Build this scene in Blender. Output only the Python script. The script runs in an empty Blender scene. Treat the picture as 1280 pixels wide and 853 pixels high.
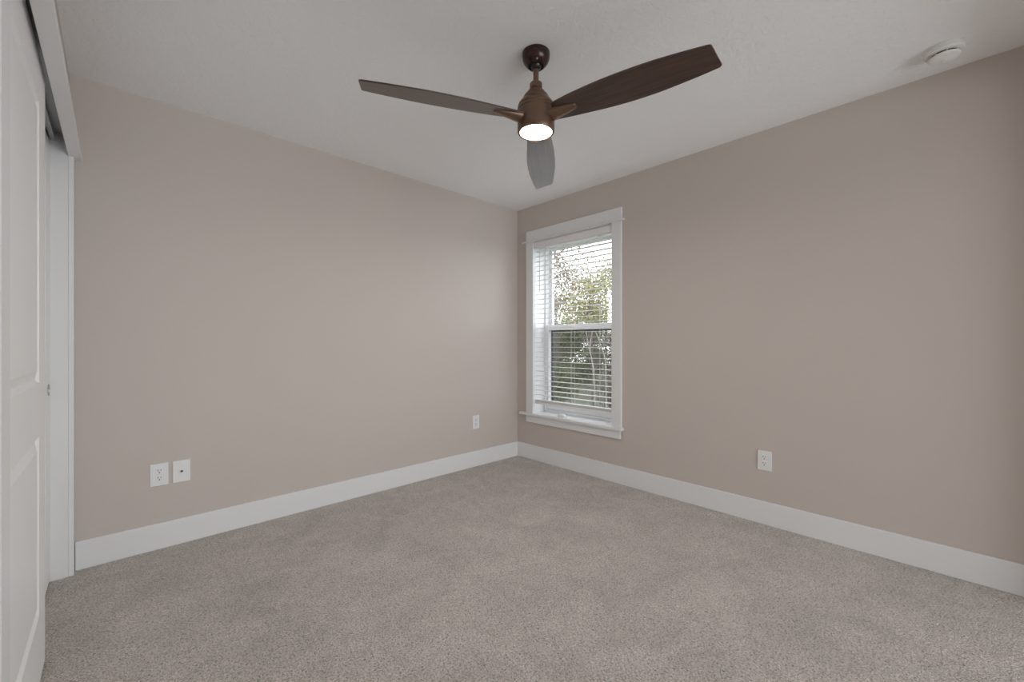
import bpy, bmesh, math, random
from mathutils import Vector, Matrix

random.seed(7)
S = bpy.context.scene
COL = S.collection
PI = math.pi
R = math.radians

# ---------------------------------------------------------------- camera, world, exposure
cam_d = bpy.data.cameras.new('camera')
cam = bpy.data.objects.new('camera', cam_d); COL.objects.link(cam)
cam_d.sensor_width = 36.0
cam_d.lens = 36.0 * 520.0 / 1280.0
cam_d.shift_y = 2.5 / 1280.0
cam_d.clip_start = 0.02
cam.location = (0.0, 0.0, 1.1216)
cam.rotation_euler = (R(90), 0, -math.atan2(.6903, .7235))
S.camera = cam

SKY = 7.5            # overcast sky radiance
FILL = 118.0         # added fill light, watts
LAMP = 205.0         # ceiling fan light radiance
EXPOSURE = -0.24
world = bpy.data.worlds.new('overcast_sky'); S.world = world
world.use_nodes = True
wn = world.node_tree.nodes; wl = world.node_tree.links
wn['Background'].inputs['Color'].default_value = (.93, .96, 1.0, 1)
wn['Background'].inputs['Strength'].default_value = SKY

# added unseen fill light, shining in through the opening behind the camera
hl = bpy.data.lights.new('fill_light', 'AREA'); hl.shape = 'RECTANGLE'; hl.size = 3.0; hl.size_y = 1.6
hl.energy = FILL; hl.color = (.90, .955, 1.0)
ho = bpy.data.objects.new('fill_light', hl); COL.objects.link(ho)
ho.location = (1.3, -3.9, .90); ho.rotation_euler = (R(90+12), 0, 0)

S.view_settings.view_transform = 'Standard'
S.view_settings.look = 'None'
S.view_settings.gamma = 1.0
S.view_settings.use_curve_mapping = False
S.view_settings.exposure = EXPOSURE
S.cycles.max_bounces = 16
S.cycles.diffuse_bounces = 10
S.cycles.glossy_bounces = 4
S.cycles.transparent_max_bounces = 16
S.cycles.caustics_reflective = False
S.cycles.caustics_refractive = False

# room extents (metres, X along the back wall, Y along the window wall)
XL, XR, YB, YF, H = -.163, 2.91, 2.97, -.40, 2.44

# ---------------------------------------------------------------- materials
def new_mat(name):
    m = bpy.data.materials.new(name); m.use_nodes = True
    return m, m.node_tree.nodes, m.node_tree.links, m.node_tree.nodes['Principled BSDF']

def plain(name, col, rough=.5, metal=0.0, spec=.5, bump=0.0, bscale=200.0, coat=0.0, var=0.0, vscale=3.0):
    m, n, l, p = new_mat(name)
    p.inputs['Base Color'].default_value = (*col, 1)
    p.inputs['Roughness'].default_value = rough
    p.inputs['Metallic'].default_value = metal
    p.inputs['Specular IOR Level'].default_value = spec
    p.inputs['Coat Weight'].default_value = coat
    tc = n.new('ShaderNodeTexCoord')
    if bump:
        t = n.new('ShaderNodeTexNoise'); t.inputs['Scale'].default_value = bscale
        t.inputs['Detail'].default_value = 3
        b = n.new('ShaderNodeBump'); b.inputs['Strength'].default_value = bump
        b.inputs['Distance'].default_value = .002
        l.new(tc.outputs['Object'], t.inputs['Vector'])
        l.new(t.outputs['Fac'], b.inputs['Height']); l.new(b.outputs['Normal'], p.inputs['Normal'])
    if var:
        t = n.new('ShaderNodeTexNoise'); t.inputs['Scale'].default_value = vscale
        mp = n.new('ShaderNodeMapRange'); mp.inputs['To Min'].default_value = 1 - var; mp.inputs['To Max'].default_value = 1 + var
        mx = n.new('ShaderNodeVectorMath'); mx.operation = 'SCALE'; mx.inputs[0].default_value = col
        l.new(tc.outputs['Object'], t.inputs['Vector']); l.new(t.outputs['Fac'], mp.inputs['Value'])
        l.new(mp.outputs['Result'], mx.inputs['Scale']); l.new(mx.outputs['Vector'], p.inputs['Base Color'])
    return m

M_wall = plain('wall_paint_greige', (.575, .522, .484), .62, spec=.3, bump=.12, bscale=90, var=.012, vscale=2)
M_trim = plain('trim_paint_white', (.78, .79, .80), .38, spec=.4, bump=.02, bscale=60)
M_door = plain('door_paint_white', (.87, .875, .88), .4, spec=.4, bump=.03, bscale=70)
M_plate = plain('switch_plate_plastic', (.80, .81, .81), .3)
M_slot = plain('socket_slot_black', (.03, .03, .03), .6)
M_metal = plain('satin_metal', (.55, .55, .56), .35, metal=1.0)
M_track = plain('track_aluminium', (.50, .51, .52), .45, metal=.6)
M_slat = plain('blind_slat_vinyl', (.83, .83, .83), .4)
M_vinyl = plain('window_vinyl_white', (.82, .82, .83), .35)
M_dark = plain('window_exterior_bronze', (.035, .036, .04), .5)
M_cord = plain('cord_white', (.75, .75, .75), .7)
M_bronze = plain('fan_bronze', (.17, .105, .07), .36, metal=.55, spec=.5, var=.15, vscale=12)
M_canopy = plain('fan_bronze_red', (.030, .010, .007), .25, metal=.2, spec=.5)
M_black = plain('hanger_ball_black', (.012, .012, .012), .3)
M_det = plain('detector_plastic', (.80, .80, .79), .45)
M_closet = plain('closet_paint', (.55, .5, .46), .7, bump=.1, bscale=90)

def mk_ceiling():
    m, n, l, p = new_mat('ceiling_texture_white')
    p.inputs['Base Color'].default_value = (.88, .895, .91, 1)
    p.inputs['Roughness'].default_value = .8; p.inputs['Specular IOR Level'].default_value = .2
    tc = n.new('ShaderNodeTexCoord')
    a = n.new('ShaderNodeTexNoise'); a.inputs['Scale'].default_value = 38; a.inputs['Detail'].default_value = 4
    a.inputs['Distortion'].default_value = .6
    r = n.new('ShaderNodeMapRange'); r.interpolation_type = 'SMOOTHSTEP'
    r.inputs['From Min'].default_value = .42; r.inputs['From Max'].default_value = .6
    b = n.new('ShaderNodeBump'); b.inputs['Strength'].default_value = .26; b.inputs['Distance'].default_value = .003
    l.new(tc.outputs['Object'], a.inputs['Vector']); l.new(a.outputs['Fac'], r.inputs['Value'])
    l.new(r.outputs['Result'], b.inputs['Height']); l.new(b.outputs['Normal'], p.inputs['Normal'])
    return m
M_ceil = mk_ceiling()

def mk_carpet():
    m, n, l, p = new_mat('carpet_cut_pile')
    p.inputs['Roughness'].default_value = .95; p.inputs['Specular IOR Level'].default_value = .1
    p.inputs['Sheen Weight'].default_value = .15
    tc = n.new('ShaderNodeTexCoord')
    def noise(sc, det=2, dist=0.0, rough=.5):
        t = n.new('ShaderNodeTexNoise'); t.inputs['Scale'].default_value = sc
        t.inputs['Detail'].default_value = det; t.inputs['Distortion'].default_value = dist
        t.inputs['Roughness'].default_value = rough
        l.new(tc.outputs['Object'], t.inputs['Vector']); return t
    tuft = noise(150, 3, .8, .6)
    v = n.new('ShaderNodeTexVoronoi'); v.inputs['Scale'].default_value = 190
    l.new(tc.outputs['Object'], v.inputs['Vector'])
    ramp = n.new('ShaderNodeValToRGB')
    ramp.color_ramp.elements[0].position = .30; ramp.color_ramp.elements[0].color = (.22, .197, .178, 1)
    ramp.color_ramp.elements[1].position = .66; ramp.color_ramp.elements[1].color = (.92, .855, .80, 1)
    e = ramp.color_ramp.elements.new(.45); e.color = (.63, .58, .537, 1)
    l.new(tuft.outputs['Fac'], ramp.inputs['Fac'])
    nap = noise(3.6, 6, .9, .62)
    r = n.new('ShaderNodeMapRange'); r.inputs['From Min'].default_value = .3; r.inputs['From Max'].default_value = .7
    r.inputs['To Min'].default_value = .87; r.inputs['To Max'].default_value = 1.10
    l.new(nap.outputs['Fac'], r.inputs['Value'])
    nap2 = noise(17, 4, 1.2, .6)
    r2 = n.new('ShaderNodeMapRange'); r2.inputs['From Min'].default_value = .3; r2.inputs['From Max'].default_value = .7
    r2.inputs['To Min'].default_value = .93; r2.inputs['To Max'].default_value = 1.07
    l.new(nap2.outputs['Fac'], r2.inputs['Value'])
    nm = n.new('ShaderNodeMath'); nm.operation = 'MULTIPLY'
    l.new(r.outputs['Result'], nm.inputs[0]); l.new(r2.outputs['Result'], nm.inputs[1])
    sc = n.new('ShaderNodeVectorMath'); sc.operation = 'SCALE'
    l.new(ramp.outputs['Color'], sc.inputs[0]); l.new(nm.outputs[0], sc.inputs['Scale'])
    l.new(sc.outputs['Vector'], p.inputs['Base Color'])
    add = n.new('ShaderNodeMath'); add.operation = 'ADD'
    ml = n.new('ShaderNodeMath'); ml.operation = 'MULTIPLY'; ml.inputs[1].default_value = -.6
    l.new(v.outputs['Distance'], ml.inputs[0]); l.new(ml.outputs[0], add.inputs[0]); l.new(tuft.outputs['Fac'], add.inputs[1])
    b = n.new('ShaderNodeBump'); b.inputs['Strength'].default_value = 1.0; b.inputs['Distance'].default_value = .010
    l.new(add.outputs[0], b.inputs['Height']); l.new(b.outputs['Normal'], p.inputs['Normal'])
    return m
M_carpet = mk_carpet()

def mk_wood():
    m, n, l, p = new_mat('blade_walnut')
    p.inputs['Roughness'].default_value = .33; p.inputs['Specular IOR Level'].default_value = .6
    p.inputs['Coat Weight'].default_value = .4; p.inputs['Coat Roughness'].default_value = .15
    tc = n.new('ShaderNodeTexCoord'); mp = n.new('ShaderNodeMapping')
    mp.inputs['Scale'].default_value = (2.5, 45, 10)
    t = n.new('ShaderNodeTexNoise'); t.inputs['Scale'].default_value = 1.6; t.inputs['Detail'].default_value = 6
    t.inputs['Distortion'].default_value = .8
    r = n.new('ShaderNodeValToRGB')
    r.color_ramp.elements[0].position = .3; r.color_ramp.elements[0].color = (.026, .011, .006, 1)
    r.color_ramp.elements[1].position = .75; r.color_ramp.elements[1].color = (.080, .038, .021, 1)
    l.new(tc.outputs['Object'], mp.inputs['Vector']); l.new(mp.outputs['Vector'], t.inputs['Vector'])
    l.new(t.outputs['Fac'], r.inputs['Fac']); l.new(r.outputs['Color'], p.inputs['Base Color'])
    return m
M_wood = mk_wood()

def mk_emit(name, col, st):
    m = bpy.data.materials.new(name); m.use_nodes = True
    n = m.node_tree.nodes; l = m.node_tree.links
    n.remove(n['Principled BSDF'])
    e = n.new('ShaderNodeEmission'); e.inputs['Color'].default_value = (*col, 1); e.inputs['Strength'].default_value = st
    l.new(e.outputs['Emission'], n['Material Output'].inputs['Surface'])
    return m
M_lamp = mk_emit('lamp_diffuser_lit', (1.0, .965, .925), LAMP)

def mk_thin(name, tint, gloss):
    """clear pane or mesh: straight-through light plus a fresnel reflection"""
    m = bpy.data.materials.new(name); m.use_nodes = True
    n = m.node_tree.nodes; l = m.node_tree.links
    n.remove(n['Principled BSDF'])
    t = n.new('ShaderNodeBsdfTransparent'); t.inputs['Color'].default_value = (*tint, 1)
    g = n.new('ShaderNodeBsdfGlossy'); g.inputs['Roughness'].default_value = .02
    lw = n.new('ShaderNodeLayerWeight'); lw.inputs['Blend'].default_value = .5
    f = n.new('ShaderNodeMath'); f.operation = 'POWER'; f.inputs[1].default_value = 5
    l.new(lw.outputs['Facing'], f.inputs[0])
    k = n.new('ShaderNodeMath'); k.operation = 'MULTIPLY_ADD'; k.inputs[1].default_value = .9*gloss; k.inputs[2].default_value = .04*gloss
    mx = n.new('ShaderNodeMixShader')
    l.new(f.outputs[0], k.inputs[0]); l.new(k.outputs[0], mx.inputs[0])
    l.new(t.outputs[0], mx.inputs[1]); l.new(g.outputs[0], mx.inputs[2])
    l.new(mx.outputs[0], n['Material Output'].inputs['Surface'])
    return m
M_glass = mk_thin('window_glass', (.96, .97, .965), 1.0)

def mk_screen():
    m = bpy.data.materials.new('insect_mesh'); m.use_nodes = True
    n = m.node_tree.nodes; l = m.node_tree.links
    p = n['Principled BSDF']; p.inputs['Base Color'].default_value = (.10, .10, .10, 1); p.inputs['Roughness'].default_value = .8
    t = n.new('ShaderNodeBsdfTransparent'); mx = n.new('ShaderNodeMixShader'); mx.inputs[0].default_value = .34
    l.new(t.outputs[0], mx.inputs[1]); l.new(p.outputs[0], mx.inputs[2])
    l.new(mx.outputs[0], n['Material Output'].inputs['Surface'])
    return m
M_screen = mk_screen()

def mk_leaf(name, c0, c1, sc=1.3):
    m = bpy.data.materials.new(name); m.use_nodes = True
    n = m.node_tree.nodes; l = m.node_tree.links
    n.remove(n['Principled BSDF'])
    tc = n.new('ShaderNodeTexCoord'); t = n.new('ShaderNodeTexNoise'); t.inputs['Scale'].default_value = sc * 4
    t.inputs['Detail'].default_value = 4
    r = n.new('ShaderNodeValToRGB')
    r.color_ramp.elements[0].position = .35; r.color_ramp.elements[0].color = (*c0, 1)
    r.color_ramp.elements[1].position = .65; r.color_ramp.elements[1].color = (*c1, 1)
    d = n.new('ShaderNodeBsdfDiffuse'); tr = n.new('ShaderNodeBsdfTranslucent')
    mx = n.new('ShaderNodeMixShader'); mx.inputs[0].default_value = .35
    l.new(tc.outputs['Object'], t.inputs['Vector']); l.new(t.outputs['Fac'], r.inputs['Fac'])
    l.new(r.outputs['Color'], d.inputs['Color']); l.new(r.outputs['Color'], tr.inputs['Color'])
    l.new(d.outputs[0], mx.inputs[1]); l.new(tr.outputs[0], mx.inputs[2])
    l.new(mx.outputs[0], n['Material Output'].inputs['Surface'])
    return m
M_bark = plain('bark_grey', (.10, .085, .075), .9, bump=.5, bscale=30, var=.3, vscale=6)
M_pale_bark = plain('bark_pale', (.30, .275, .25), .9, bump=.3, bscale=30)
M_leaf_yellow = mk_leaf('leaf_yellow_green', (.14, .14, .065), (.30, .285, .15))
M_leaf_red = mk_leaf('leaf_russet', (0.11, 0.075, 0.055), (0.2, 0.145, 0.11))
M_leaf_green = mk_leaf('leaf_green', (.065, .085, .04), (.18, .20, .105))
M_leaf_grey = mk_leaf('leaf_grey_brown', (.075, .070, .058), (.215, .200, .168))
M_lawn = plain('lawn', (.06, .065, .04), .95, var=.4, vscale=2)

# ---------------------------------------------------------------- mesh helpers
def BM(): return bmesh.new()

def box(bm, x0, x1, y0, y1, z0, z1, bev=0.0, seg=2):
    mat = Matrix.Translation(((x0+x1)/2, (y0+y1)/2, (z0+z1)/2)) @ Matrix.Diagonal((abs(x1-x0), abs(y1-y0), abs(z1-z0), 1))
    g = bmesh.ops.create_cube(bm, size=1, matrix=mat)
    if bev:
        es = list({e for v in g['verts'] for e in v.link_edges})
        bmesh.ops.bevel(bm, geom=es, offset=bev, segments=seg, affect='EDGES', profile=.5)

def lathe(bm, prof, seg=48, c=(0, 0), cap0=True, cap1=True):
    rings = []
    for r, z in prof:
        rings.append([bm.verts.new((c[0]+r*math.cos(2*PI*i/seg), c[1]+r*math.sin(2*PI*i/seg), z)) for i in range(seg)])
    for a, b in zip(rings, rings[1:]):
        for i in range(seg):
            j = (i+1) % seg
            bm.faces.new((a[i], a[j], b[j], b[i]))
    if cap0: bm.faces.new(list(reversed(rings[0])))
    if cap1: bm.faces.new(rings[-1])

def tube(bm, pts, radii, seg=8):
    pts = [Vector(p) for p in pts]
    if not isinstance(radii, (list, tuple)): radii = [radii]*len(pts)
    rings = []
    for i, p in enumerate(pts):
        d = (pts[min(i+1, len(pts)-1)] - pts[max(i-1, 0)]).normalized()
        a = d.orthogonal().normalized() if abs(d.z) > .95 else d.cross(Vector((0, 0, 1))).normalized()
        b = d.cross(a).normalized()
        rings.append([bm.verts.new(p + (a*math.cos(2*PI*k/seg) + b*math.sin(2*PI*k/seg))*radii[i]) for k in range(seg)])
    for a, b in zip(rings, rings[1:]):
        for k in range(seg):
            j = (k+1) % seg
            bm.faces.new((a[k], a[j], b[j], b[k]))
    bm.faces.new(list(reversed(rings[0]))); bm.faces.new(rings[-1])

def obj(name, bm, mat, parent=None, smooth=False, loc=None, rot=None):
    bmesh.ops.recalc_face_normals(bm, faces=bm.faces[:])
    me = bpy.data.meshes.new(name); bm.to_mesh(me); bm.free()
    if mat: me.materials.append(mat)
    if smooth:
        me.polygons.foreach_set('use_smooth', [True]*len(me.polygons))
        me.set_sharp_from_angle(angle=R(35))
    o = bpy.data.objects.new(name, me); COL.objects.link(o)
    if parent: o.parent = parent
    if loc: o.location = loc
    if rot: o.rotation_euler = rot
    return o

def tag(o, label, cat, group=None, kind=None):
    o['label'] = label; o['category'] = cat
    if group: o['group'] = group
    if kind: o['kind'] = kind
    return o

def empty(name, loc=(0, 0, 0), rotz=0.0):
    o = bpy.data.objects.new(name, None); COL.objects.link(o)
    o.empty_display_size = .1; o.location = loc; o.rotation_euler = (0, 0, rotz)
    return o

def copy_tree(o, parent=None):
    c = o.copy(); COL.objects.link(c)
    if parent: c.parent = parent
    for ch in list(o.children): copy_tree(ch, c)
    return c

ST = 'structure'
# ---------------------------------------------------------------- room shell
bm = BM(); box(bm, -1.0, XR+.25, YF-4.0, YB+.12, -.12, 0)
tag(obj('floor', bm, M_carpet), 'beige grey cut pile carpet covering the bedroom floor', 'floor', kind=ST)
bm = BM(); box(bm, -1.0, XR+.25, YF-4.0, YB+.12, H, H+.12)
tag(obj('ceiling', bm, M_ceil), 'white textured ceiling holding the fan and smoke detector', 'ceiling', kind=ST)
bm = BM(); box(bm, -1.0, XR+.25, YB, YB+.12, 0, H)
tag(obj('wall_back', bm, M_wall), 'greige painted wall with three white wall plates, opposite the camera', 'wall', kind=ST)

WY0, WY1, WZ0, WZ1 = 1.871, 2.740, .450, 2.085      # window opening
bm = BM()
box(bm, XR, XR+.25, YF, WY0-.012, 0, H)
box(bm, XR, XR+.25, WY1+.012, YB, 0, H)
box(bm, XR, XR+.25, WY0-.012, WY1+.012, 0, WZ0-.022)
box(bm, XR, XR+.25, WY0-.012, WY1+.012, WZ1+.012, H)
tag(obj('wall_right', bm, M_wall), 'greige painted wall with the window and one outlet', 'wall', kind=ST)

CY0, CY1, CZ = 1.230, 2.910, 2.12                   # closet opening
bm = BM()
box(bm, XL-.13, XL, YF, CY0-.018, 0, H)
box(bm, XL-.13, XL, CY1+.018, YB, 0, H)
box(bm, XL-.13, XL, CY0-.018, CY1+.018, CZ+.018, H)
tag(obj('wall_left', bm, M_wall), 'greige wall around the white closet opening', 'wall', kind=ST)
bm = BM()
box(bm, -1.0, .05, YF-.12, YF, 0, H); box(bm, 2.75, XR+.25, YF-.12, YF, 0, H); box(bm, .05, 2.75, YF-.12, YF, 2.25, H)  # wide opening added so the fill light reaches the room
tag(obj('wall_front', bm, M_wall), 'greige wall behind the camera with a wide opening added for the fill light', 'wall', kind=ST)
bm = BM()
box(bm, -1.0, -.9, YF-3.9, YF-.12, 0, H); box(bm, XR+.15, XR+.25, YF-3.9, YF-.12, 0, H); box(bm, -1.0, XR+.25, YF-4.0, YF-3.9, 0, H)  # added unseen walls around the fill light, keeping sky light out
tag(obj('wall_fill_box', bm, M_wall), 'added greige walls enclosing the fill light behind the camera', 'wall', kind=ST)
bm = BM(); box(bm, -1.0, -.90, YF, YB, 0, H)
tag(obj('wall_closet', bm, M_closet), 'shaded wall inside the closet behind the sliding doors', 'wall', kind=ST)

bm = BM(); box(bm, -.142, XR, YB-.014, YB, 0, .142, .004)
tag(obj('baseboard_back', bm, M_trim), 'white flat baseboard below the three wall plates', 'baseboard', kind=ST)
bm = BM(); box(bm, XR-.014, XR, YF, YB-.014, 0, .142, .004)
tag(obj('baseboard_right', bm, M_trim), 'white flat baseboard under the window', 'baseboard', kind=ST)

# ---------------------------------------------------------------- closet trim
XC = XL + .019
bm = BM()
box(bm, XL, XC, CY1, YB-.002, 0, 2.020, .0025)
tag(obj('trim_1', bm, M_trim), 'white vertical casing on the far side of the closet opening', 'trim', kind=ST)
bm = BM(); box(bm, XL, XC, CY0-.089, CY0, 0, 2.020, .0025)
tag(obj('trim_2', bm, M_trim), 'white vertical casing on the near side of the closet opening', 'trim', kind=ST)
bm = BM()
box(bm, XL, XC, CY0-.089, YB-.002, 2.036, 2.135, .0025)
box(bm, XL, XL+.046, CY0-.115, YB-.001, 2.018, 2.036, .003)
tag(obj('trim_3', bm, M_trim), 'white header board over the closet opening with projecting lower strip', 'trim', kind=ST)
bm = BM()
box(bm, XL-.13, XL, CY0-.018, CY0, 0, CZ)
box(bm, XL-.13, XL, CY1, CY1+.018, 0, CZ)
box(bm, XL-.13, XL, CY0-.018, CY1+.018, CZ, CZ+.018)
tag(obj('trim_4', bm, M_trim), 'white jamb boards lining the closet opening', 'trim', kind=ST)

# sliding-door track under the head jamb
bm = BM()
box(bm, -.268, -.168, CY0, CY1, CZ-.004, CZ)
for x in (-.168, -.218, -.264):
    box(bm, x-.002, x+.002, CY0, CY1, CZ-.042, CZ-.003)
box(bm, -.216, -.204, CY0, CY1, CZ-.042, CZ-.039)
box(bm, -.262, -.250, CY0, CY1, CZ-.042, CZ-.039)
track = tag(obj('door_track', bm, M_track), 'grey double metal track above the sliding closet doors', 'door track', kind=ST)

def closet_door(name, x1, y0, y1, label):
    """flush slab with two moulded raised panels on the room face"""
    x0 = x1 - .034
    z0, z1 = .012, 2.060
    root = empty(name, (x1, (y0+y1)/2, 0))
    tag(root, label, 'sliding closet door', kind=ST)
    w = (y1-y0)/2
    bm = BM()
    pans = [(.235, .819), (.9915, 1.908)]
    ys = [-w, -w+.155, w-.155, w]
    zs = [z0, pans[0][0], pans[0][1], pans[1][0], pans[1][1], z1]
    grid = [[bm.verts.new((0, y, z)) for z in zs] for y in ys]
    for i in range(3):
        for k in range(5):
            if i == 1 and k in (1, 3): continue
            bm.faces.new((grid[i][k], grid[i+1][k], grid[i+1][k+1], grid[i][k+1]))
    for (a, b) in pans:
        ya, yb = ys[1], ys[2]
        loops = []
        for ins, dx in ((0, 0), (.010, -.008), (.016, -.008), (.042, -.001), ):
            if ins == 0:
                k = zs.index(a)
                loops.append([grid[1][k], grid[2][k], grid[2][k+1], grid[1][k+1]])
            else:
                loops.append([bm.verts.new((dx, y, z)) for y, z in ((ya+ins, a+ins), (yb-ins, a+ins), (yb-ins, b-ins), (ya+ins, b-ins))])
        for p, q in zip(loops, loops[1:]):
            for i in range(4):
                j = (i+1) % 4
                bm.faces.new((p[i], p[j], q[j], q[i]))
        bm.faces.new(loops[-1])
    # sides and back
    bk = [[bm.verts.new((x0-x1, y, z)) for z in (z0, z1)] for y in (-w, w)]
    bm.faces.new((bk[0][0], bk[0][1], bk[1][1], bk[1][0]))
    bm.faces.new([grid[0][k] for k in range(6)] + [bk[0][1], bk[0][0]])
    bm.faces.new([grid[3][k] for k in range(6)] + [bk[1][1], bk[1][0]])
    bm.faces.new([grid[i][0] for i in range(4)] + [bk[1][0], bk[0][0]])
    bm.faces.new([grid[i][5] for i in range(4)] + [bk[1][1], bk[0][1]])
    slab = obj('door_slab', bm, M_door, root)
    for s in (-1, 1):
        bm = BM()
        box(bm, -.027, -.007, s*(w-.12)-.03, s*(w-.12)+.03, z1-.02, z1+.030)
        lathe(bm, [(.011, -.004), (.011, .004)], 20)
        obj('hanger', bm, M_metal, root)
    # recessed round finger pull near the meeting end
    return root, w

def finger_pull(root, y, z):
    bm = BM()
    lathe(bm, [(.027, .0), (.027, .0022), (.0235, .003), (.022, -.0), (.021, -.006)], 32, cap0=False)
    o = obj('finger_pull', bm, M_metal, root, True, (0.0006, y, z), (0, R(90), 0))
    return o

d1, w1 = closet_door('door_1', -.178, 1.276, 2.190, 'white two panel sliding closet door, in front of the other one')
d2, w2 = closet_door('door_2', -.222, 1.996, 2.908, 'white sliding closet door running behind the front one, at the far jamb')
finger_pull(d1, -w1+.055, .905)
finger_pull(d2, w2-.055, .905)
# floor guide
# ---------------------------------------------------------------- window
win = empty('window_1', (XR, (WY0+WY1)/2, WZ0))
tag(win, 'white trimmed sash window looking onto trees', 'window', kind=ST)
WC = Vector((XR, (WY0+WY1)/2, WZ0))
def wpart(name, bm, mat, parent=None, smooth=False):
    bmesh.ops.translate(bm, verts=bm.verts[:], vec=-WC)
    return obj(name, bm, mat, parent or win, smooth)
XF = XR - .020
for (a, b) in ((WY0-.088, WY0-.001), (WY1+.001, WY1+.092)):
    bm = BM(); box(bm, XF, XR, a, b, WZ0, WZ1+.006, .0025); wpart('side_casing', bm, M_trim)
bm = BM(); box(bm, XF, XR, WY0-.090, WY1+.092, WZ1+.020, WZ1+.114, .0025); wpart('head_casing', bm, M_trim)
bm = BM(); box(bm, XF-.012, XR, WY0-.112, WY1+.142, WZ1+.006, WZ1+.020, .003); wpart('head_fillet', bm, M_trim)
bm = BM()
box(bm, XF-.026, XR, WY0-.103, WY1+.164, WZ0-.022, WZ0, .004)
box(bm, XR-.004, XR+.16, WY0-.010, WY1+.010, WZ0-.022, WZ0)
wpart('window_sill', bm, M_trim)
bm = BM(); box(bm, XF, XR, WY0-.078, WY1+.092, WZ0-.092, WZ0-.022, .003); wpart('apron', bm, M_trim)
bm = BM()
box(bm, XR-.001, XR+.25, WY0-.012, WY0, WZ0, WZ1+.012)
box(bm, XR-.001, XR+.25, WY1, WY1+.012, WZ0, WZ1+.012)
box(bm, XR-.001, XR+.25, WY0, WY1, WZ1, WZ1+.012)
wpart('jamb_liner', bm, M_trim)

def ring(bm, x0, x1, y0, y1, z0, z1, wy, wb, wt, bev=.002):
    box(bm, x0, x1, y0, y0+wy, z0, z1, bev); box(bm, x0, x1, y1-wy, y1, z0, z1, bev)
    box(bm, x0, x1, y0+wy, y1-wy, z0, z0+wb, bev); box(bm, x0, x1, y0+wy, y1-wy, z1-wt, z1, bev)
bm = BM(); ring(bm, 3.055, 3.150, WY0, WY1, WZ0, WZ1, .018, .026, .024)
wpart('window_frame', bm, M_vinyl)
bm = BM(); ring(bm, 3.150, 3.175, WY0, WY1, WZ0, WZ1, .030, .030, .030)
wpart('exterior_frame', bm, M_dark)
for nm, x0, z0, z1, wb, wt, wy in (('lower_sash', 3.066, WZ0+.027, 1.297, .062, .052, .024), ('upper_sash', 3.104, 1.255, WZ1-.025, .040, .038, .038)):
    bm = BM(); ring(bm, x0, x0+.032, WY0+.019, WY1-.019, z0, z1, wy, wb, wt, .003)
    sash = wpart(nm, bm, M_vinyl)
    bm = BM(); box(bm, x0+.014, x0+.017, WY0+.019+wy-.004, WY1-.019-wy+.004, z0+wb-.004, z1-wt+.004)
    wpart('pane', bm, M_glass, sash)
bm = BM(); ring(bm, 3.138, 3.149, WY0+.019, WY1-.019, WZ0+.027, 1.252, .014, .016, .018, .001)
scr = wpart('insect_screen', bm, M_dark)
bm = BM(); box(bm, 3.1425, 3.1435, WY0+.033, WY1-.033, WZ0+.043, 1.234)
wpart('screen_mesh', bm, M_screen, scr)
bm = BM(); box(bm, 3.066, 3.095, 2.28, 2.34, 1.297, 1.309, .004); wpart('sash_lock', bm, M_vinyl)

# ---------------------------------------------------------------- window blind
BC = Vector((2.940, (WY0+WY1)/2, .53))
blind = empty('window_blind', BC)
tag(blind, 'white horizontal slat blind lowered and open inside the window frame', 'blind')
def bpart(name, bm, mat, smooth=False):
    bmesh.ops.translate(bm, verts=bm.verts[:], vec=-BC)
    return obj(name, bm, mat, blind, smooth)
BY0, BY1 = WY0+.009, WY1-.009
bm = BM(); box(bm, 2.902, 2.910, WY0+.003, WY1-.003, 2.022, 2.080, .002); bpart('valance', bm, M_slat)
bm = BM(); box(bm, 2.914, 2.968, BY0, BY1, 2.030, 2.083, .002); bpart('headrail', bm, M_slat)
bm = BM()
zs = []
z = 1.992
while z > .60:
    zs.append(z); z -= .0455
for z in zs:
    # shallow crowned slat, 50 mm deep and 3 mm thick
    n = 6
    top = []; bot = []
    for i in range(n+1):
        t = i/n; x = 2.916 + .050*t; c = .0012*(1-(2*t-1)**2)
        top.append((x, z+c+.0011)); bot.append((x, z+c-.0011))
    pr = top + bot[::-1]
    a = [bm.verts.new((x, BY0, zz)) for x, zz in pr]; b = [bm.verts.new((x, BY1, zz)) for x, zz in pr]
    for i in range(len(pr)):
        j = (i+1) % len(pr); bm.faces.new((a[i], a[j], b[j], b[i]))
    bm.faces.new(a[::-1]); bm.faces.new(b)
bpart('slats', bm, M_slat)
bm = BM(); box(bm, 2.914, 2.968, BY0, BY1, .540, .562, .004)
for k in range(4): box(bm, 2.916, 2.966, BY0, BY1, .5645+k*.0045, .5675+k*.0045)
bpart('bottom_rail', bm, M_slat)
for y in (2.00, 2.30, 2.60):
    bm = BM()
    for x, dy in ((2.914, 0), (2.9675, 0), (2.941, .012)):
        tube(bm, [(x, y+dy, 2.03), (x, y+dy, .56)], .0009, 6)
    bpart('ladder_cord', bm, M_cord)
bm = BM()
tube(bm, [(2.911, 2.668, 2.025), (2.9085, 2.668, 1.99)], .0015, 8)
tube(bm, [(2.9085, 2.668, 1.99), (2.9085, 2.668, 1.60)], [.004, .0045], 10)
bpart('tilt_wand', bm, M_cord, True)

# small white fitting lying on the sill
bm = BM()
prof = [(.001, 0), (.046, 0), (.050, .005), (.049, .012), (.040, .021), (.026, .026), (.010, .028), (.001, .028)]
lathe(bm, prof, 32)
bmesh.ops.scale(bm, verts=bm.verts[:], vec=(.55, 1, 1))
fit = obj('sill_fitting', bm, M_plate, None, True, (2.935, 2.42, WZ0))
tag(fit, 'small rounded white plastic piece lying on the window sill', 'plastic fitting')

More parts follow.
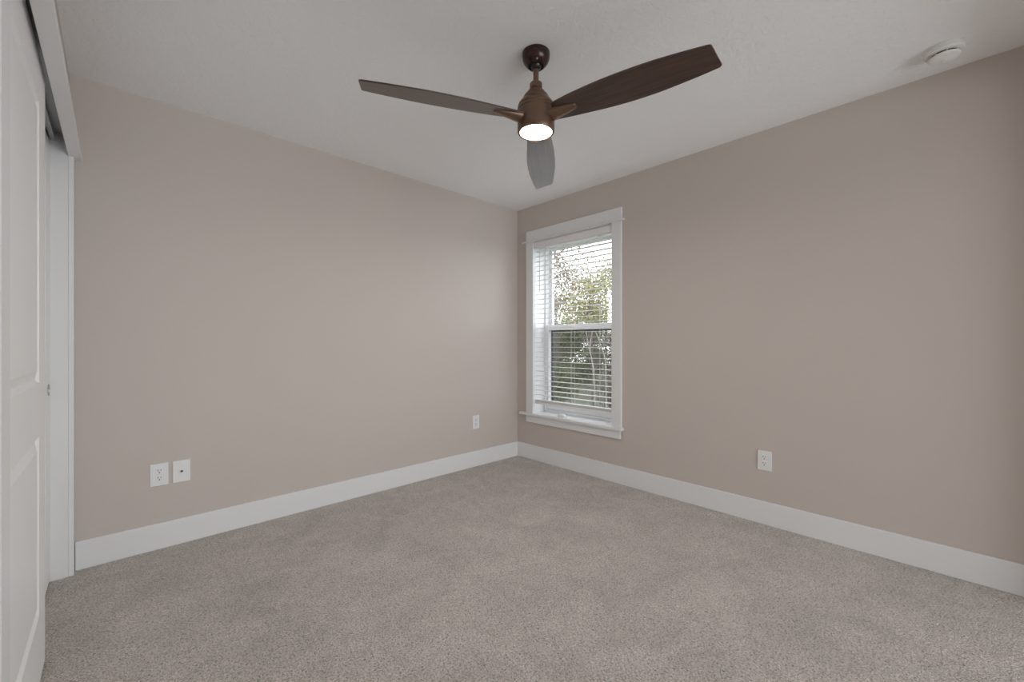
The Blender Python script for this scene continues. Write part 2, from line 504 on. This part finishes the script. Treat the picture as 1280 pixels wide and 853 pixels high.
# ---------------------------------------------------------------- wall plates
def plate_mesh(w=.0775, h=.121):
    bm = BM(); box(bm, -w/2, w/2, -.0065, 0, -h/2, h/2, .0022, 2); return bm

def disc_xz(bm, r, y0, y1, cx, cz, seg=32, flat=None):
    """short cylinder along Y; flat cuts top and bottom at +-flat"""
    def pt(i):
        a = 2*PI*i/seg; x = r*math.cos(a); zz = r*math.sin(a)
        if flat: zz = max(-flat, min(flat, zz))
        return x+cx, zz+cz
    A = [bm.verts.new((pt(i)[0], y0, pt(i)[1])) for i in range(seg)]
    B = [bm.verts.new((pt(i)[0], y1, pt(i)[1])) for i in range(seg)]
    for i in range(seg):
        j = (i+1) % seg; bm.faces.new((A[i], A[j], B[j], B[i]))
    bm.faces.new(A[::-1]); bm.faces.new(B)

def make_outlet():
    root = empty('wall_outlet')
    obj('cover_plate', plate_mesh(), M_plate, root)
    for s in (1, -1):
        bm = BM(); disc_xz(bm, .0172, -.0085, -.0055, 0, s*.0195, 36, .0140)
        rc = obj('receptacle', bm, M_plate, root)
        bm = BM()
        box(bm, -.0078, -.0052, -.0089, -.0080, s*.0195+.001, s*.0195+.0095)
        box(bm, .0052, .0076, -.0089, -.0080, s*.0195+.002, s*.0195+.0090)
        disc_xz(bm, .0030, -.0089, -.0080, 0, s*.0195-.0072, 16)
        obj('slots', bm, M_slot, rc)
    bm = BM(); disc_xz(bm, .0032, -.0078, -.006, 0, 0, 16); obj('screw', bm, M_plate, root)
    return root
o1 = make_outlet(); o1.location = (.1745, YB, .404)
tag(o1, 'white duplex outlet beside the cable jack plate near the closet', 'outlet', 'duplex wall outlets')
o3 = copy_tree(o1); o3.location = (2.376, YB, .402)
tag(o3, 'white duplex outlet low on the wall near the room corner, left of window', 'outlet', 'duplex wall outlets')
o4 = copy_tree(o1); o4.location = (XR, .783, .394); o4.rotation_euler = (0, 0, R(-90))
tag(o4, 'white duplex outlet on the window wall above the baseboard', 'outlet', 'duplex wall outlets')

jack = empty('cable_jack_plate', (.270, YB, .404))
tag(jack, 'white wall plate with a single dark cable jack', 'wall plate')
obj('cover_plate', plate_mesh(), M_plate, jack)
bm = BM(); disc_xz(bm, .0075, -.0085, -.006, 0, 0, 6)
obj('jack_nut', bm, M_metal, jack)
bm = BM(); disc_xz(bm, .0050, -.0150, -.0080, 0, 0, 20)
obj('jack_barrel', bm, M_slot, jack)
for s in (1, -1):
    bm = BM(); disc_xz(bm, .0030, -.0075, -.006, 0, s*.042, 16); obj('screw', bm, M_plate, jack)

# ---------------------------------------------------------------- smoke detector
det = empty('smoke_detector', (2.682, .012, H))
tag(det, 'round white smoke detector on the ceiling', 'smoke detector')
bm = BM(); lathe(bm, [(.069, 0), (.069, -.010), (.067, -.012)], 56); obj('mounting_base', bm, M_det, det, True)
bm = BM(); lathe(bm, [(.0655, -.012), (.0655, -.020), (.062, -.026), (.054, -.029)], 56); obj('upper_housing', bm, M_det, det, True)
bm = BM(); lathe(bm, [(.044, -.029), (.044, -.0375)], 48); vent = obj('vent', bm, M_slot, det)
for k in range(8):
    bm = BM(); box(bm, .0435, .0500, -.0016, .0016, -.0375, -.029)
    obj('vent_rib', bm, M_det, vent, rot=(0, 0, 2*PI*k/8 + .2))
bm = BM(); lathe(bm, [(.0515, -.0375), (.0535, -.040), (.050, -.046), (.036, -.050), (.002, -.051)], 56); obj('sensor_cap', bm, M_det, det, True)
bm = BM(); lathe(bm, [(.009, -.0495), (.009, -.0525), (.007, -.053)], 24, c=(.012, 0)); obj('test_button', bm, M_det, det, True)

# ---------------------------------------------------------------- ceiling fan
FX, FY = 1.387, 1.2955
fan = empty('ceiling_fan', (FX, FY, H))
tag(fan, 'dark wood three blade ceiling fan with a lit round light', 'ceiling fan')
bm = BM()
lathe(bm, [(.0630, 0), (.0632, -.010), (.0615, -.024), (.0565, -.038), (.0480, -.050), (.0385, -.058), (.0365, -.060), (.030, -.0595), (.027, -.054)], 56, cap1=False)
can = obj('canopy', bm, M_canopy, fan, True)
for k in range(2):
    a = PI*k + 4.0
    bm = BM(); bmesh.ops.create_uvsphere(bm, u_segments=12, v_segments=8, radius=.0042, matrix=Matrix.Translation((.046*math.cos(a), .046*math.sin(a), -.0525)))
    obj('screw', bm, M_metal, can, True)
bm = BM(); bmesh.ops.create_uvsphere(bm, u_segments=28, v_segments=16, radius=.0275, matrix=Matrix.Translation((0, 0, -.050)))
obj('hanger_ball', bm, M_black, fan, True)
bm = BM(); tube(bm, [(0, 0, -.05), (0, 0, -.145)], .0125, 24); obj('downrod', bm, M_bronze, fan, True)
bm = BM(); lathe(bm, [(.013, -.134), (.026, -.136), (.0285, -.139), (.0285, -.158), (.026, -.161), (.024, -.163)], 48); obj('coupling', bm, M_bronze, fan, True)
bm = BM()
lathe(bm, [(.0240, -.160), (.033, -.170), (.0415, -.179), (.0425, -.181), (.0425, -.1845), (.045, -.186),
           (.0535, -.194), (.0585, -.203), (.0605, -.212), (.0605, -.2165), (.0635, -.2175),
           (.0720, -.224), (.0790, -.233), (.0825, -.243), (.0835, -.247), (.0822, -.249), (.0840, -.252),
           (.0840, -.262), (.0825, -.264), (.0843, -.267), (.0843, -.345), (.0838, -.356), (.0818, -.361), (.0725, -.3612), (.0707, -.357)], 64, cap1=False)
obj('motor_housing', bm, M_bronze, fan, True)
bm = BM(); lathe(bm, [(.0705, -.350), (.0705, -.3575), (.066, -.3600), (.040, -.3610), (.001, -.3612)], 56)
obj('light_diffuser', bm, M_lamp, fan, True)

# half widths: (radius, counter-clockwise side, clockwise side)
BL = [(.17, .0535, .0620), (.217, .0585, .068), (.33, .069, .0775), (.43, .0735, .081), (.54, .0715, .0800),
      (.64, .0620, .0730), (.70, .0550, .0670), (.748, .0480, .0610)]
def make_blade():
    bm = BM()
    L = [(.082, .0440), (.12, .0475)] + [(r, a) for r, a, b in BL] + [(.766, .0450), (.773, .040), (.774, .034)]
    Rr = [(.106, -.040), (.109, -.0490), (.118, -.0535)] + [(r, -b) for r, a, b in BL] + [(.753, -.0590), (.757, -.054), (.759, -.047)]
    L = [(r*.985, w) for r, w in L]; Rr = [(r*.985, w) for r, w in Rr]
    def dense(p):
        out = []
        for i in range(len(p)-1):
            for k in range(4):
                t = k/4
                p0 = p[max(i-1, 0)]; p1 = p[i]; p2 = p[i+1]; p3 = p[min(i+2, len(p)-1)]
                out.append(tuple(.5*((2*p1[c]) + (-p0[c]+p2[c])*t + (2*p0[c]-5*p1[c]+4*p2[c]-p3[c])*t*t + (-p0[c]+3*p1[c]-3*p2[c]+p3[c])*t**3) for c in (0, 1)))
        out.append(p[-1]); return out
    out = dense(Rr) + dense(L)[::-1]
    def zz(r): return 0.0
    T = .0060
    a = [bm.verts.new((r, y, T/2)) for r, y in out]; b = [bm.verts.new((r, y, -T/2)) for r, y in out]
    bm.faces.new(a); bm.faces.new(b[::-1])
    for i in range(len(out)):
        j = (i+1) % len(out); bm.faces.new((a[i], b[i], b[j], a[j]))
    es = [e for e in bm.edges if abs(e.verts[0].co.z-e.verts[1].co.z) < 1e-6 and len(e.link_faces) == 2]
    bmesh.ops.bevel(bm, geom=es, offset=.0012, segments=1, affect='EDGES')
    return bm
def make_bracket():
    """tapering arm under the blade root, from the housing out to a rounded nose"""
    bm = BM()
    secs = [(.070, .036, -.030, -.003), (.095, .034, -.028, -.003), (.125, .030, -.022, -.003), (.160, .0245, -.016, -.003), (.185, .020, -.0105, -.003), (.197, .0165, -.009, -.003), (.203, .011, -.008, -.003), (.206, .005, -.006, -.003)]
    rings = []
    for r, w, zb, zt in secs:
        rg = []
        for k in range(13):
            a = PI*k/12
            rg.append(bm.verts.new((r, w*math.cos(a), zt + (zb-zt)*math.sin(a)**.8 if math.sin(a) > 0 else zt)))
        rings.append(rg)
    for p, q in zip(rings, rings[1:]):
        for k in range(12): bm.faces.new((p[k], p[k+1], q[k+1], q[k]))
        bm.faces.new((p[0], q[0], q[12], p[12]))
    bm.faces.new(rings[0]); bm.faces.new(rings[-1][::-1])
    return bm
PITCH, DROOP, ZBL = R(-13.0), R(2.4), -.293
blade_me = brk_me = None
for k, ang in enumerate((39.7, 159.7, 279.7)):
    if k == 0:
        bl = obj('blade', make_blade(), M_wood, fan)
        br = obj('blade_bracket', make_bracket(), M_bronze, bl, True)
        b0, r0 = bl, br
    else:
        bl = b0.copy(); COL.objects.link(bl); br = r0.copy(); COL.objects.link(br); br.parent = bl
    bl.location = (0, 0, ZBL)
    bl.rotation_mode = 'QUATERNION'
    q = Matrix.Rotation(R(ang), 3, 'Z') @ Matrix.Rotation(DROOP, 3, 'Y') @ Matrix.Rotation(PITCH, 3, 'X')
    bl.rotation_quaternion = q.to_quaternion()

# ---------------------------------------------------------------- outdoors
GZ = -1.20
bm = BM(); box(bm, XR+.25, 40, -20, 40, GZ-.2, GZ)
tag(obj('ground', bm, M_lawn), 'green ground outside the window', 'ground', kind=ST)

def leaf_mesh(bm, p, s):
    u = Vector((random.gauss(0, 1), random.gauss(0, 1), random.gauss(0, .7))).normalized()
    v = u.orthogonal().normalized()
    v = Matrix.Rotation(random.random()*6.28, 3, u) @ v
    w = s*.5
    pts = [p - u*s*.6, p + v*w*.7, p + u*s*.6, p - v*w*.7]
    bm.faces.new([bm.verts.new(q) for q in pts])

def tree(name, base, h, crown_c, crown_r, n_branch, n_leaf, leaf, mat, label, cat, bark=M_bark, clump=.28, trunk_r=.06, group=None):
    root = empty(name, base)
    tag(root, label, cat, group)
    b = Vector(base)
    cc = Vector(crown_c) - b; cr = Vector(crown_r)
    bm = BM()
    top = Vector((cc.x*.9, cc.y*.9, min(h, cc.z + cr.z*.3)))
    tp = [Vector((0, 0, 0))]
    for k in range(1, 6):
        t = k/5
        tp.append(top*t + Vector((random.uniform(-.08, .08), random.uniform(-.08, .08), 0))*(1 if k < 5 else 0))
    tube(bm, tp, [trunk_r*(1-.13*k) for k in range(6)], 8)
    tips = []
    for k in range(n_branch):
        d = Vector((random.gauss(0, 1), random.gauss(0, 1), random.gauss(0, 1))).normalized()*random.uniform(.45, 1)
        e = cc + Vector((d.x*cr.x, d.y*cr.y, d.z*cr.z))
        i = random.randint(2, 5); s = tp[i]
        mid = s*.5 + e*.5 + Vector((random.uniform(-.12, .12), random.uniform(-.12, .12), random.uniform(0, .2)))
        tube(bm, [s, mid, e], [trunk_r*.28, trunk_r*.18, trunk_r*.06], 5)
        for q in range(4):
            t = random.uniform(.4, 1.0)
            o = mid.lerp(e, t)
            e2 = o + Vector((random.gauss(0, .35), random.gauss(0, .35), random.gauss(.05, .25)))
            tube(bm, [o, o.lerp(e2, .5) + Vector((0, 0, .03)), e2], [trunk_r*.1, trunk_r*.07, trunk_r*.04], 4)
            tips.append(e2); tips.append(o.lerp(e2, .6))
        tips.append(e)
    obj('trunk', bm, bark, root, True)
    if n_leaf:
        bm = BM()
        for k in range(n_leaf):
            c = random.choice(tips)
            p = c + Vector((random.gauss(0, clump), random.gauss(0, clump), random.gauss(0, clump*.8)))
            if p.z < .02: p.z = .02 + random.random()*.2
            leaf_mesh(bm, p, leaf*random.uniform(.6, 1.3))
        obj('crown', bm, mat, root)
    return root

G = 'trees and shrubs outside the window'
tree('tree', (9.2, 6.55, GZ), 4.2, (9.1, 6.55, 2.25), (.75, 1.0, .80), 26, 4200, .062, M_leaf_yellow, 'yellow green leafy tree seen through the middle of the upper window sash', 'tree', clump=.15, group=G)
tree('tree', (6.2, 5.3, GZ), 5.0, (6.2, 5.3, 2.60), (.5, .45, .75), 18, 2100, .05, M_leaf_red, 'russet leaved tree in the upper corner of the window next to the tilt wand', 'tree', clump=.12, trunk_r=.04, group=G)
tree('tree', (12.4, 8.25, GZ), 5.6, (12.4, 8.25, 3.55), (.55, .50, .55), 8, 700, .08, M_leaf_green, 'green leaved tree high behind the edge of the upper sash away from the corner', 'tree', clump=.15, trunk_r=.05, group=G)
for (x, y, zc, rx, rz, m, n, lab) in (
        (12.9, 11.9, .45, .85, 1.6, M_leaf_grey, 6500, 'grey brown twiggy shrub on the side of the lower sash nearest the room corner'),
        (14.9, 8.9, .45, .95, 1.7, M_leaf_grey, 7500, 'grey brown twiggy shrub behind the middle of the lower sash'),
        (10.6, 9.0, -.25, .55, .75, M_leaf_green, 2600, 'low green shrub behind the bottom of the lower sash near the tilt wand side'),
        (11.4, 6.9, -.30, .40, .70, M_leaf_grey, 2600, 'low grey brown shrub behind the bottom of the lower sash away from the room corner'),
        (19.5, 14.2, 1.1, 2.2, 2.7, M_leaf_green, 9000, 'tall green shrub standing behind the grey brown shrubs outside the window'),
        (24.5, 20.3, 1.4, 2.7, 3.3, M_leaf_grey, 15000, 'tall greyish shrub farthest away, its top showing above the meeting rail')):
    tree('shrub', (x, y, GZ), zc+rz, (x, y, zc), (rx, rx, rz), 26, n, .085*(1.9 if x > 22 else 1.5 if x > 18 else 1), m, lab, 'shrub', clump=.13 if x < 18 else .42 if x > 22 else .3, trunk_r=.04, group=G)
# bare pale stems in front of the shrubs
root = empty('bare_shrub', (8.0, 5.30, GZ)); tag(root, 'bare pale stems rising in front of the shrubs behind the lower sash', 'shrub', G)
h0 = -GZ
for pts in (((0, 0, 0), (.0, .02, h0+.3), (.0, .03, h0+.75), (.0, .15, h0+1.05), (.0, .33, h0+1.45)),
            ((.1, .35, 0), (.1, .42, h0+.5), (.1, .53, h0+.95), (.1, .66, h0+1.45)),
            ((.1, .53, h0+.95), (.1, .50, h0+1.2), (.1, .44, h0+1.45))):
    bm = BM(); tube(bm, pts, [.016, .014, .011, .009, .006][:len(pts)], 6); obj('stem', bm, M_pale_bark, root, True)
